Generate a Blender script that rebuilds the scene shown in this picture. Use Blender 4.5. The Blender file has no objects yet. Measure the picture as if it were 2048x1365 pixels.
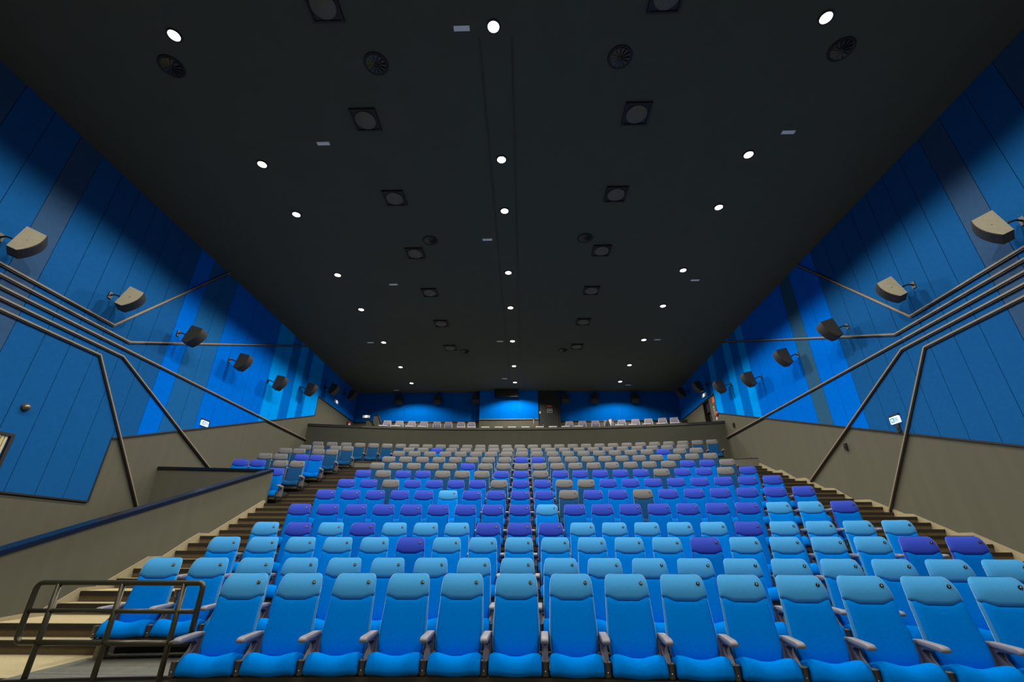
import bpy, bmesh, math, random
from math import sin, cos, pi, sqrt, atan2, radians, tan
from mathutils import Vector, Matrix

random.seed(7)
C = bpy.context.scene.collection
scn = bpy.context.scene

# ------------------------------------------------------------------ camera
H0 = 1.283                       # eye height above the floor of the front row
cam = bpy.data.cameras.new('camera')
cam.sensor_width = 36.0
cam.lens = 899.53 * 36 / 2048
cam.clip_start = 0.05
cam.clip_end = 200
camo = bpy.data.objects.new('camera', cam)
C.objects.link(camo)
R_ = Vector((0.99965103, 0.02639018, 0.00117021))
D_ = Vector((-0.01005048, 0.42092943, -0.90703771))
F_ = Vector((-0.02442947, 0.90670942, 0.42104778))
mw = Matrix.Identity(4)
for i in range(3):
    mw[i][0] = R_[i]; mw[i][1] = -D_[i]; mw[i][2] = -F_[i]
mw[2][3] = H0
camo.matrix_world = mw
scn.camera = camo

# ------------------------------------------------------------------ world, exposure
w = bpy.data.worlds.new('world'); scn.world = w
w.use_nodes = True
w.node_tree.nodes['Background'].inputs[0].default_value = (0.03, 0.035, 0.045, 1)
w.node_tree.nodes['Background'].inputs[1].default_value = 0.05
scn.view_settings.view_transform = 'Standard'
scn.view_settings.look = 'None'
scn.view_settings.gamma = 1
scn.view_settings.use_curve_mapping = False
scn.view_settings.exposure = 0.0
LAMP_W = 460.0
LAMP_COL = (1.0, 0.94, 0.84)
scn.cycles.max_bounces = 5
scn.cycles.diffuse_bounces = 4
scn.cycles.glossy_bounces = 3

# ------------------------------------------------------------------ helpers
def s2l(c):
    return tuple(((x/255)/12.92 if x/255 <= 0.04045 else ((x/255+0.055)/1.055)**2.4) for x in c)

MATS = {}
def mat(name, rgb, rough=0.6, var=0.0, scale=30.0, bump=0.0, bscale=200.0, metal=0.0, spec=0.5,
        emit=None, estr=0.0, streak=False, sheen=0.0):
    m = bpy.data.materials.new(name); m.use_nodes = True
    nt = m.node_tree; b = nt.nodes['Principled BSDF']
    lin = s2l(rgb)
    b.inputs['Base Color'].default_value = (*lin, 1)
    b.inputs['Roughness'].default_value = rough
    b.inputs['Metallic'].default_value = metal
    b.inputs['Specular IOR Level'].default_value = spec
    if sheen:
        b.inputs['Sheen Weight'].default_value = sheen
        b.inputs['Sheen Roughness'].default_value = 0.28
    tc = nt.nodes.new('ShaderNodeTexCoord')
    if var > 0:
        n = nt.nodes.new('ShaderNodeTexNoise'); n.inputs['Scale'].default_value = scale
        n.inputs['Detail'].default_value = 4
        if streak:
            mp = nt.nodes.new('ShaderNodeMapping'); mp.inputs['Scale'].default_value = (1, 1, 0.06)
            nt.links.new(tc.outputs['Object'], mp.inputs[0]); nt.links.new(mp.outputs[0], n.inputs['Vector'])
        else:
            nt.links.new(tc.outputs['Object'], n.inputs['Vector'])
        r = nt.nodes.new('ShaderNodeValToRGB')
        r.color_ramp.elements[0].position = 0.3; r.color_ramp.elements[1].position = 0.7
        r.color_ramp.elements[0].color = (*[c*(1-var) for c in lin], 1)
        r.color_ramp.elements[1].color = (*[min(1, c*(1+var)) for c in lin], 1)
        nt.links.new(n.outputs['Fac'], r.inputs[0]); nt.links.new(r.outputs[0], b.inputs['Base Color'])
    if bump > 0:
        n2 = nt.nodes.new('ShaderNodeTexNoise'); n2.inputs['Scale'].default_value = bscale
        nt.links.new(tc.outputs['Object'], n2.inputs['Vector'])
        bp = nt.nodes.new('ShaderNodeBump'); bp.inputs['Strength'].default_value = bump
        bp.inputs['Distance'].default_value = 0.004
        nt.links.new(n2.outputs['Fac'], bp.inputs['Height']); nt.links.new(bp.outputs[0], b.inputs['Normal'])
    if emit:
        b.inputs['Emission Color'].default_value = (*s2l(emit), 1)
        b.inputs['Emission Strength'].default_value = estr
    MATS[name] = m
    return m

M_body_l = mat('fabric_bright_blue', (0, 126, 224), 0.85, 0.07, 60, 0.25, 500, spec=0.0)
M_body_p = mat('fabric_royal_blue', (0, 108, 200), 0.85, 0.07, 60, 0.25, 500, spec=0.0)
M_body_g = mat('fabric_slate_blue', (26, 74, 118), 0.85, 0.07, 60, 0.25, 500, spec=0.0)
M_head_l = mat('fabric_sky_blue', (66, 152, 212), 0.7, 0.05, 60, 0.2, 500, spec=0.05, sheen=1.0)
M_head_p = mat('fabric_violet_blue', (50, 72, 182), 0.7, 0.05, 60, 0.2, 500, spec=0.05, sheen=1.0)
M_head_g = mat('fabric_grey', (108, 108, 108), 0.7, 0.05, 60, 0.2, 500, spec=0.05, sheen=1.0)
M_arm = mat('armrest_grey_plastic', (132, 130, 138), 0.5, 0.04, 40, 0.1, 300)
M_frame = mat('seat_frame_dark_grey', (84, 82, 96), 0.5, 0.05, 20)
M_black = mat('black_plastic', (34, 32, 30), 0.45, 0.1, 30)
M_cup = mat('cup_holder_brown_black', (78, 72, 60), 0.4, 0.1, 30)
M_dark = mat('dark_metal', (58, 53, 42), 0.5, 0.1, 20)
M_leg = mat('leg_grey_metal', (128, 120, 98), 0.5, 0.05, 20)
M_badge = mat('badge_black', (18, 16, 14), 0.35)
M_num = mat('badge_number_cream', (235, 225, 185), 0.5)
M_screw = mat('bright_screw', (230, 230, 220), 0.3, metal=0.6)
M_wall = mat('wall_grey_paint', (88, 87, 74), 0.85, 0.05, 5, 0.15, 90, spec=0.3, streak=True)
M_wall2 = mat('wall_dark_grey_paint', (74, 74, 62), 0.85, 0.05, 5, 0.15, 90, spec=0.3, streak=True)
M_ceil = mat('ceiling_black_paint', (80, 84, 74), 0.9, 0.03, 2, 0.2, 60, spec=0.2)
M_carpet = mat('aisle_carpet_beige', (172, 160, 124), 0.95, 0.12, 60, 0.5, 400, spec=0.1)
M_riser = mat('stair_riser_brown', (98, 86, 66), 0.9, 0.15, 40, 0.3, 300, spec=0.1)
M_vinyl = mat('grey_vinyl_floor', (100, 101, 90), 0.6, 0.12, 30, 0.1, 200)
M_nose = mat('stair_nosing_black', (30, 27, 24), 0.6, 0.1, 40)
M_skirt = mat('skirting_beige', (152, 142, 112), 0.8, 0.06, 20)
M_blue = mat('acoustic_panel_mid_blue', (26, 88, 148), 0.95, 0.06, 12, 0.4, 250, spec=0.0)
M_bright = mat('acoustic_panel_bright_blue', (0, 108, 220), 0.95, 0.05, 12, 0.4, 250, spec=0.0)
M_cyan = mat('acoustic_panel_sky_blue', (0, 154, 255), 0.95, 0.05, 12, 0.4, 250, spec=0.0)
M_deep = mat('acoustic_panel_deep_blue', (0, 106, 202), 0.95, 0.05, 12, 0.4, 250, spec=0.0)
M_slate = mat('acoustic_panel_slate', (30, 98, 160), 0.95, 0.06, 12, 0.4, 250, spec=0.0)
M_slate2 = mat('acoustic_panel_grey_blue', (48, 92, 126), 0.95, 0.06, 12, 0.4, 250, spec=0.0)
M_back = mat('acoustic_panel_rear_blue', (0, 94, 182), 0.95, 0.05, 12, 0.4, 250, spec=0.0)
M_navy = mat('acoustic_panel_dark_slate', (54, 84, 120), 0.95, 0.06, 12, 0.4, 250, spec=0.0)
M_trim = mat('trim_taupe_metal', (130, 118, 100), 0.5, 0.04, 20)
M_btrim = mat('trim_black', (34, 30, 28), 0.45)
M_cap = mat('glossy_navy_black_paint', (12, 14, 20), 0.22, spec=0.8)
M_spk_lit = mat('speaker_cabinet_lit_side', (156, 148, 124), 0.55, 0.06, 15, 0.1, 100)  # lamplight on the front speakers' black sides, put into a pale colour
M_spkb = mat('speaker_cabinet_black', (48, 46, 42), 0.55, 0.06, 15, 0.1, 100)
M_grille = mat('speaker_grille_black', (44, 42, 38), 0.6, 0.1, 200, 0.5, 900)
M_bracket = mat('bracket_dark_metal', (44, 42, 36), 0.45)
M_cspk = mat('ceiling_speaker_black', (20, 20, 20), 0.5)
M_cone = mat('ceiling_speaker_cone', (98, 92, 78), 0.5)
M_fin = mat('diffuser_fin', (78, 74, 60), 0.35, metal=0.4)
M_label = mat('white_label', (250, 250, 255), 0.6, emit=None)
M_lamp = mat('lamp_diffuser', (255, 250, 235), 0.5, emit=(255, 246, 225), estr=9.0)
M_ring = mat('lamp_trim_ring', (40, 40, 38), 0.4)
M_sign = mat('sign_white_lit', (255, 255, 255), 0.5, emit=(235, 244, 255), estr=0.75)
M_signt = mat('sign_teal_lit', (0, 140, 160), 0.5, emit=(0, 130, 165), estr=0.5)
M_signb = mat('sign_housing_black', (28, 26, 26), 0.5)
M_orange = mat('orange_notice', (235, 110, 60), 0.6)
M_red = mat('red_paint', (200, 30, 35), 0.4)
M_pink = mat('red_notice', (150, 60, 72), 0.6)
M_white = mat('white_paint', (220, 220, 210), 0.5)
M_cream = mat('cream_slat', (196, 184, 140), 0.7, 0.08, 20)
M_door = mat('door_black', (40, 42, 38), 0.5, 0.1, 4)
M_doorb = mat('door_brown', (70, 58, 48), 0.5, 0.1, 4)
M_vip = mat('recliner_grey_leather', (128, 126, 140), 0.45, 0.05, 30)
M_vipb = mat('recliner_panel_slate', (96, 98, 124), 0.5, 0.05, 30)
M_tray = mat('tray_pale_grey', (206, 202, 200), 0.4)
M_amber = mat('amber_button', (226, 160, 70), 0.4)
M_dome = mat('dome_grey_glossy', (120, 114, 100), 0.15, metal=0.6)
M_rail = mat('railing_bronze', (70, 66, 50), 0.35, metal=0.5)
M_screen = mat('screen_white', (215, 215, 215), 0.9)

def obj(name, me, m=None, parent=None, loc=(0, 0, 0)):
    o = bpy.data.objects.new(name, me); C.objects.link(o)
    o.location = loc
    if m is not None and me is not None and len(me.materials) == 0:
        me.materials.append(m)
    if parent: o.parent = parent
    return o

def tag(o, label=None, cat=None, group=None, kind=None):
    if label: o['label'] = label
    if cat: o['category'] = cat
    if group: o['group'] = group
    if kind: o['kind'] = kind
    return o

def thing(name, loc, label, cat, group=None, rz=0.0):
    o = bpy.data.objects.new(name, None); C.objects.link(o)
    o.empty_display_size = 0.1
    o.location = loc; o.rotation_euler = (0, 0, rz)
    return tag(o, label, cat, group)

def mesh(name, verts, faces, smooth=False):
    me = bpy.data.meshes.new(name)
    me.from_pydata([tuple(v) for v in verts], [], faces)
    bm = bmesh.new(); bm.from_mesh(me)
    bmesh.ops.recalc_face_normals(bm, faces=bm.faces)
    bm.to_mesh(me); bm.free()
    if smooth:
        for p in me.polygons: p.use_smooth = True
    me.update()
    return me

def bbox_geo(x0, x1, y0, y1, z0, z1, V, Fc):
    b = len(V)
    V += [(x0, y0, z0), (x1, y0, z0), (x1, y1, z0), (x0, y1, z0), (x0, y0, z1), (x1, y0, z1), (x1, y1, z1), (x0, y1, z1)]
    Fc += [tuple(b+i for i in f) for f in ((0, 1, 2, 3), (4, 5, 6, 7), (0, 1, 5, 4), (1, 2, 6, 5), (2, 3, 7, 6), (3, 0, 4, 7))]

def boxm(x0, x1, y0, y1, z0, z1, bev=0.0):
    V, Fc = [], []; bbox_geo(min(x0,x1), max(x0,x1), min(y0,y1), max(y0,y1), min(z0,z1), max(z0,z1), V, Fc)
    me = mesh('box', V, Fc)
    if bev > 0:
        bm = bmesh.new(); bm.from_mesh(me)
        bmesh.ops.bevel(bm, geom=list(bm.edges), offset=bev, segments=2, affect='EDGES', profile=0.7)
        bm.to_mesh(me); bm.free()
    return me

def prism(poly, axis, a, b):
    """poly: 2-D points; axis 'x': poly is (y,z); 'y': poly is (x,z); 'z': poly is (x,y)."""
    def P(p, t):
        return (t, p[0], p[1]) if axis == 'x' else ((p[0], t, p[1]) if axis == 'y' else (p[0], p[1], t))
    n = len(poly)
    V = [P(p, a) for p in poly] + [P(p, b) for p in poly]
    Fc = [tuple(range(n)), tuple(range(2*n-1, n-1, -1))] + [(i, (i+1) % n, n+(i+1) % n, n+i) for i in range(n)]
    return mesh('prism', V, Fc)

def tube(pts, r, n=10, caps=True):
    pts = [Vector(p) for p in pts]; V, Fc = [], []
    prev = None
    for i, p in enumerate(pts):
        if i == 0: t = pts[1]-pts[0]
        elif i == len(pts)-1: t = pts[-1]-pts[-2]
        else: t = (pts[i+1]-p).normalized() + (p-pts[i-1]).normalized()
        t.normalize()
        if prev is None:
            u = t.orthogonal().normalized()
        else:
            u = (prev - t*prev.dot(t)).normalized()
        prev = u; v = t.cross(u)
        for k in range(n):
            a = 2*pi*k/n; V.append(p + (u*cos(a)+v*sin(a))*r)
    for i in range(len(pts)-1):
        for k in range(n):
            Fc.append((i*n+k, i*n+(k+1) % n, (i+1)*n+(k+1) % n, (i+1)*n+k))
    if caps:
        Fc.append(tuple(range(n))); Fc.append(tuple(range((len(pts)-1)*n, len(pts)*n)))
    return mesh('tube', V, Fc, True)

def lathe(prof, n=20, smooth=True, caps=True):
    """prof: (r,z) list, turned round z."""
    V, Fc = [], []
    for r, z in prof:
        for k in range(n):
            a = 2*pi*k/n; V.append((r*cos(a), r*sin(a), z))
    for i in range(len(prof)-1):
        for k in range(n):
            Fc.append((i*n+k, i*n+(k+1) % n, (i+1)*n+(k+1) % n, (i+1)*n+k))
    if caps and prof[0][0] > 0.002: Fc.append(tuple(range(n)))
    if caps and prof[-1][0] > 0.002: Fc.append(tuple(range((len(prof)-1)*n, len(prof)*n)))
    me = mesh('lathe', V, Fc, smooth)
    return me

def loft(rings, smooth=True, cap=True):
    n = len(rings[0]); V = [p for r in rings for p in r]; Fc = []
    for i in range(len(rings)-1):
        for k in range(n):
            Fc.append((i*n+k, i*n+(k+1) % n, (i+1)*n+(k+1) % n, (i+1)*n+k))
    if cap:
        Fc.append(tuple(range(n))); Fc.append(tuple(range((len(rings)-1)*n, len(rings)*n)))
    return mesh('loft', V, Fc, smooth)

FONT_CACHE = {}
def text_mesh(s, size):
    key = (s, size)
    if key in FONT_CACHE: return FONT_CACHE[key]
    cu = bpy.data.curves.new('t', 'FONT'); cu.body = s; cu.size = size
    cu.align_x = 'CENTER'; cu.align_y = 'CENTER'; cu.resolution_u = 2
    o = bpy.data.objects.new('t', cu); C.objects.link(o)
    dg = bpy.context.evaluated_depsgraph_get()
    me = bpy.data.meshes.new_from_object(o.evaluated_get(dg))
    me.materials.clear()
    bpy.data.objects.remove(o); bpy.data.curves.remove(cu)
    FONT_CACHE[key] = me
    return me

def struct(name, me, m, parent=None):
    o = obj(name, me, m, parent)
    if not parent: o['kind'] = 'structure'
    return o

ORD = ['first', 'second', 'third', 'fourth', 'fifth', 'sixth', 'seventh', 'eighth', 'ninth', 'tenth', 'eleventh', 'twelfth',
       'thirteenth', 'fourteenth', 'fifteenth', 'sixteenth', 'seventeenth', 'eighteenth', 'nineteenth', 'twentieth',
       'twenty-first', 'twenty-second', 'twenty-third', 'twenty-fourth', 'twenty-fifth', 'twenty-sixth', 'twenty-seventh',
       'twenty-eighth', 'twenty-ninth', 'thirtieth']

# ------------------------------------------------------------------ plan of the hall (z is relative to the eye until the end)
XC, YC = -0.5824, -21.8092
ROWS = [[5.5155, -0.2325, 0.4871], [6.7662, -0.0968, 0.4756], [7.9478, 0.186, 0.4869], [9.0607, 0.4624, 0.4833],
        [10.2434, 0.8854, 0.4808], [11.4182, 1.3107, 0.4784], [12.5918, 1.7149, 0.4836], [13.7581, 2.1352, 0.484],
        [14.9546, 2.5578, 0.4881], [16.1232, 2.9721, 0.4868], [17.2878, 3.3881, 0.4947], [18.6661, 3.7989, 0.4976],
        [19.9611, 4.2149, 0.3937]]
SP = 0.58
SEAT_H = 1.05
XL, XR, YB, ZC = -9.75, 8.85, 25.0, 8.304
RAD = [r[0]-YC for r in ROWS]
FL = [r[1]-SEAT_H for r in ROWS]
def arc_y(R, x): return YC + sqrt(R*R-(x-XC)**2)

# ------------------------------------------------------------------ room shell
struct('floor', boxm(XL-0.3, XR+0.3, -8, 8, -1.6, -1.283), M_vinyl)
struct('ceiling', boxm(XL-0.3, XR+0.3, -8, YB+0.5, ZC, ZC+0.3), M_ceil)
WL = struct('wall_left', boxm(XL-0.3, XL, -8, YB+0.5, -1.6, ZC), M_wall)
# right wall with the door recess left open
DY0, DY1, DZ = 20.95, 21.75, 6.55
PLAT = 4.55
WR = struct('wall_right', boxm(XR, XR+0.3, -8, DY0, -1.6, ZC), M_wall)
struct('wall_right', boxm(XR, XR+0.3, DY1, YB+0.5, -1.6, ZC), M_wall, WR).name = 'wall_right_rear_section'
struct('wall_section', boxm(XR, XR+0.3, DY0, DY1, DZ, ZC), M_wall, WR)
struct('recess_lining', boxm(XR+0.3, XR+0.34, DY0-0.1, DY1+0.1, PLAT, DZ+0.1), M_door, WR)
bpy.data.objects['wall_right_rear_section'].name = 'wall_section'
WB = struct('wall_back', boxm(XL-0.3, XR+0.3, YB, YB+0.3, -1.6, ZC), M_wall)
struct('wall_front', boxm(XL-0.3, XR+0.3, -8.3, -8, -1.6, ZC), M_ceil)

# acoustic panels, each a part of its wall
def zbL(y): return 0.96 if y < 10.34 else (2.38+(y-10.34)*0.3335 if y < 20.2 else 6.6)
def zbR(y): return 2.43+(y-10.51)*0.3335 if y < 20.2 else 6.6
SEAMS = [2.67, 3.27, 3.87, 4.47, 5.07, 5.67, 6.27, 6.87, 7.42, 8.0, 8.55, 9.13, 9.73, 10.34, 10.98, 11.60, 12.25, 12.85, 13.47, 14.10, 14.70, 15.31,
         15.91, 16.53, 17.11, 17.79, 18.42, 18.96, 19.57, 20.2, 20.8, 21.4, 22.0, 22.6, 23.2, 23.8, 24.4, 24.97]
def colL(y):
    if y < 5.67 or 6.87 <= y < 7.42: return M_navy
    if y < 10.98: return M_blue
    if y < 11.6: return M_bright
    if y < 12.85: return M_slate
    if y < 15.91: return M_bright
    if y < 17.11: return M_cyan
    if y < 17.79: return M_deep
    if y < 18.42: return M_cyan
    if y < 18.96: return M_deep
    if y < 20.2: return M_cyan
    return M_deep
def colR(y):
    if y < 5.67 or 6.87 <= y < 7.42: return M_navy
    if y < 11.6: return M_blue
    if y < 12.85: return M_bright
    if y < 13.47: return M_slate2
    if y < 16.53: return M_bright
    if y < 17.11: return M_cyan
    if y < 17.79: return M_deep
    if y < 18.42: return M_cyan
    if y < 19.57: return M_deep
    if y < 20.2: return M_cyan
    return M_deep
G = 0.006
for wall, X, s, zb, col in ((WL, XL, 1, zbL, colL), (WR, XR, -1, zbR, colR)):
    for a, b in zip(SEAMS[:-1], SEAMS[1:]):
        za, zb_ = zb(a+1e-4), zb(b-1e-4)
        me = prism([(a+G, za), (b-G, zb_), (b-G, ZC-0.005), (a+G, ZC-0.005)], 'x', X+s*0.001, X+s*0.025)
        obj('acoustic_panel', me, col((a+b)/2), wall)
# back wall panels
for x0, x1 in ((XL+0.03, -8.2), (-8.19, -6.85), (-6.84, -5.45), (-5.44, -4.05), (-4.04, -2.56), (2.1, 3.7), (3.71, 5.4), (5.41, 7.1), (7.11, XR-0.03)):
    obj('acoustic_panel', boxm(x0, x1, YB-0.025, YB-0.001, 6.6, ZC-0.005), M_back, WB)
# projection booth block
WP = struct('wall_projection', boxm(-2.5, 0.83, YB-0.35, YB-0.03, PLAT, ZC), M_wall)
for k in range(3):
    obj('acoustic_panel', boxm(-2.5+k*1.11+0.003, -2.5+(k+1)*1.11-0.003, YB-0.375, YB-0.351, 6.63, ZC-0.005), M_deep, WP)
obj('panel_trim', boxm(-2.5, 0.83, YB-0.40, YB-0.351, 6.59, 6.63), M_trim, WP)
pb = thing('projector_housing', (-0.96, YB-0.38, 7.83), 'black louvred projector housing hanging under the ceiling on the blue booth wall', 'projector')
obj('casing', boxm(-0.67, 0.67, -0.30, 0, 0, 0.46, 0.01), M_signb, pb)
for k in range(4):
    obj('louvre', boxm(-0.6, 0.6, -0.315, -0.30, 0.06+k*0.1, 0.09+k*0.1), M_dark, pb)
# black door beside the booth
db = obj('door_1', boxm(0.85, 2.06, YB-0.30, YB-0.03, PLAT, ZC-0.004), M_door); db['kind'] = 'structure'
obj('door_leaf', boxm(0.98, 1.93, YB-0.325, YB-0.301, PLAT, 7.75), M_door, db)
obj('door_handle', boxm(1.04, 1.12, YB-0.36, YB-0.326, 6.25, 6.29), M_leg, db)
t = thing('door_notice', (1.47, YB-0.33, 7.30), 'small red rectangular notice high on the black door', 'sign')
obj('plate', boxm(-0.14, 0.14, -0.008, 0, 0, 0.14), M_pink, t)
t = thing('door_notice', (1.47, YB-0.33, 7.0), 'black notice with white outline below the red one on the black door', 'sign')
obj('plate', boxm(-0.14, 0.14, -0.006, 0, 0, 0.2), M_badge, t)
for a in ((-0.14, 0.14, 0, 0.012), (-0.14, 0.14, 0.188, 0.2), (-0.14, -0.128, 0, 0.2), (0.128, 0.14, 0, 0.2), (-0.09, 0.09, 0.13, 0.142), (-0.08, 0.08, 0.09, 0.102)):
    obj('printed_line', boxm(a[0], a[1], -0.010, -0.0061, a[2], a[3]), M_white, t)
t = thing('wall_switch', (0.92, YB-0.33, 6.93), 'small cream light switch at the left edge of the black door', 'switch')
obj('plate', boxm(-0.035, 0.035, -0.012, 0, 0, 0.14, 0.003), M_cream, t)
obj('rocker', boxm(-0.015, 0.015, -0.018, -0.012, 0.04, 0.10), M_white, t)

# side door in the right wall
sd = obj('door_2', boxm(XR+0.22, XR+0.28, DY0+0.02, DY1-0.02, PLAT, DZ-0.55), M_doorb); sd['kind'] = 'structure'
obj('door_transom', boxm(XR+0.12, XR+0.2, DY0, DY1, DZ-0.5, DZ), M_signb, sd)
for y in (DY0+0.02, DY1-0.07):
    obj('door_jamb', boxm(XR-0.01, XR+0.2, y, y+0.05, PLAT, DZ), M_btrim, sd)
t = thing('wall_notice', (XR-0.012, 20.42, 6.22), 'small orange notice on the grey wall beside the side door', 'sign')
obj('plate', boxm(0, 0.01, -0.13, 0.13, 0, 0.26), M_orange, t)
t = thing('exit_lettering', (XR-0.006, 20.55, 5.86), 'white upright EXIT lettering on the wall beside the side door', 'sign')
e = obj('letters', text_mesh('EXIT', 0.22), M_white, t); e.rotation_euler = (0, -pi/2, 0)
e.rotation_euler = Matrix(((0, 0, -1), (0, 1, 0), (1, 0, 0))).to_euler()
e.rotation_euler = Matrix(((0, 0, -1), (0, -1, 0), (-1, 0, 0))).to_euler()
t = thing('alarm_bell', (XR-0.002, 20.28, 5.66), 'round red fire alarm bell on the wall near the side door', 'alarm')
e = obj('bell', lathe([(0.12, 0), (0.12, 0.03), (0.09, 0.055), (0.03, 0.065), (0.001, 0.066)], 20), M_red, t); e.rotation_euler = (0, -pi/2, 0)
e = obj('bell_hub', lathe([(0.025, 0.065), (0.02, 0.085), (0.001, 0.09)], 12), M_white, t); e.rotation_euler = (0, -pi/2, 0)
for z, h in ((5.40, 0.12), (5.25, 0.07)):
    t = thing('wall_notice', (XR-0.012, 20.42, z), 'upper small white notice below the alarm bell' if z > 5.3 else 'lower tiny white notice below the alarm bell, near the cap', 'sign')
    obj('plate', boxm(0, 0.01, -0.06, 0.06, 0, h), M_white, t)

# black trims along the panel edge
def bar_on_wall(X, s, p, q, wdt, dep, name, m, parent=None):
    """bar on a side wall from p=(y,z) to q."""
    a, b = Vector((p[0], p[1])), Vector((q[0], q[1])); d = (b-a).normalized(); n = Vector((-d.y, d.x))*wdt/2
    poly = [a-n-d*wdt*0.25, b-n+d*wdt*0.25, b+n+d*wdt*0.25, a+n-d*wdt*0.25]
    me = prism([(v.x, v.y) for v in poly], 'x', X, X+s*dep)
    return obj(name, me, m, parent)
tl = obj('trim_1', boxm(XL, XL+0.035, 2.67, 10.34, 0.94, 0.975), M_btrim); tl['kind'] = 'structure'
bar_on_wall(XL, 1, (10.34, 0.96), (10.34, 2.38), 0.035, 0.036, 'edge_bar', M_btrim, tl)
bar_on_wall(XL, 1, (10.34, 2.37), (20.2, 5.66), 0.035, 0.036, 'edge_bar', M_btrim, tl)
bar_on_wall(XL, 1, (20.2, 5.66), (20.2, 6.6), 0.035, 0.036, 'edge_bar', M_btrim, tl)
bar_on_wall(XL, 1, (20.2, 6.59), (24.98, 6.59), 0.04, 0.036, 'edge_bar', M_btrim, tl)
tr = bar_on_wall(XR, -1, (2.67, zbR(2.67)), (20.2, 5.66), 0.035, 0.036, 'trim_2', M_btrim); tr['kind'] = 'structure'
bar_on_wall(XR, -1, (20.2, 5.66), (20.2, 6.6), 0.035, 0.036, 'edge_bar', M_btrim, tr)
bar_on_wall(XR, -1, (20.2, 6.59), (24.98, 6.59), 0.04, 0.036, 'edge_bar', M_btrim, tr)
tb = obj('trim_3', boxm(XL+0.04, -2.52, YB-0.04, YB, 6.55, 6.6), M_btrim); tb['kind'] = 'structure'
obj('edge_bar', boxm(2.08, XR-0.04, YB-0.04, YB, 6.55, 6.6), M_btrim, tb)

# decorative metal strips on both side walls
def mitre_strip(X, s, pts, wdt, dep, m):
    pts = [Vector(p) for p in pts]; n = len(pts); up, lo = [], []
    for i, p in enumerate(pts):
        if i == 0: d = (pts[1]-p).normalized(); nn = Vector((-d.y, d.x))
        elif i == n-1: d = (p-pts[i-1]).normalized(); nn = Vector((-d.y, d.x))
        else:
            d0 = (p-pts[i-1]).normalized(); d1 = (pts[i+1]-p).normalized()
            n0 = Vector((-d0.y, d0.x)); n1 = Vector((-d1.y, d1.x)); nn = (n0+n1).normalized(); nn = nn/max(0.3, nn.dot(n0))
        up.append(p+nn*wdt/2); lo.append(p-nn*wdt/2)
    V, Fc = [], []
    for i in range(n):
        for x, q in ((X, lo[i]), (X+s*dep, lo[i]), (X+s*dep, up[i]), (X, up[i])): V.append((x, q.x, q.y))
    for i in range(n-1):
        for k in range(4): Fc.append((i*4+k, i*4+(k+1) % 4, (i+1)*4+(k+1) % 4, (i+1)*4+k))
    Fc += [(0, 1, 2, 3), tuple((n-1)*4+k for k in range(4))]
    return mesh('strip', V, Fc)
def offset_path(pts, off):
    pts = [Vector(p) for p in pts]; n = len(pts); out = []
    for i, p in enumerate(pts):
        if i == 0: d = (pts[1]-p).normalized(); nn = Vector((-d.y, d.x))
        elif i == n-1: d = (p-pts[i-1]).normalized(); nn = Vector((-d.y, d.x))
        else:
            d0 = (p-pts[i-1]).normalized(); d1 = (pts[i+1]-p).normalized()
            n0 = Vector((-d0.y, d0.x)); n1 = Vector((-d1.y, d1.x)); nn = (n0+n1).normalized(); nn = nn/max(0.3, nn.dot(n0))
        out.append(p+nn*off)
    return out
names = ['uppermost', 'second', 'third', 'fourth', 'lowest']
desc = ['bending up to the ceiling', 'rising gently towards the rear', 'running level to the rear', 'bending down to the stairs', 'dropping steeply to the floor']
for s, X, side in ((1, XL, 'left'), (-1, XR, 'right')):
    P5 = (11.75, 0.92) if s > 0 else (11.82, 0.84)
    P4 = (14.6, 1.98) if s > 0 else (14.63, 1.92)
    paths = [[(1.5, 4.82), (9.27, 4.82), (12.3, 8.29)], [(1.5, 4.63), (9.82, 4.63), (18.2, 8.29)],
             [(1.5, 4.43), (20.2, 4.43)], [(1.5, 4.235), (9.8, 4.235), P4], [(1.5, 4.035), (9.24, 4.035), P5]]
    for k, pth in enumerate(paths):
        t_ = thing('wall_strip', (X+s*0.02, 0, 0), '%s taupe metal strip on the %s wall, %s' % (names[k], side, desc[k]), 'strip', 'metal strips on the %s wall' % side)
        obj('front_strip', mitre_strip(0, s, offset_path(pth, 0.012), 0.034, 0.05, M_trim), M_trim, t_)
        obj('shade_bar', mitre_strip(0, s, offset_path(pth, -0.018), 0.026, 0.035, M_btrim), M_btrim, t_)  # shade along the strip's underside, built as an added black bar

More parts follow.
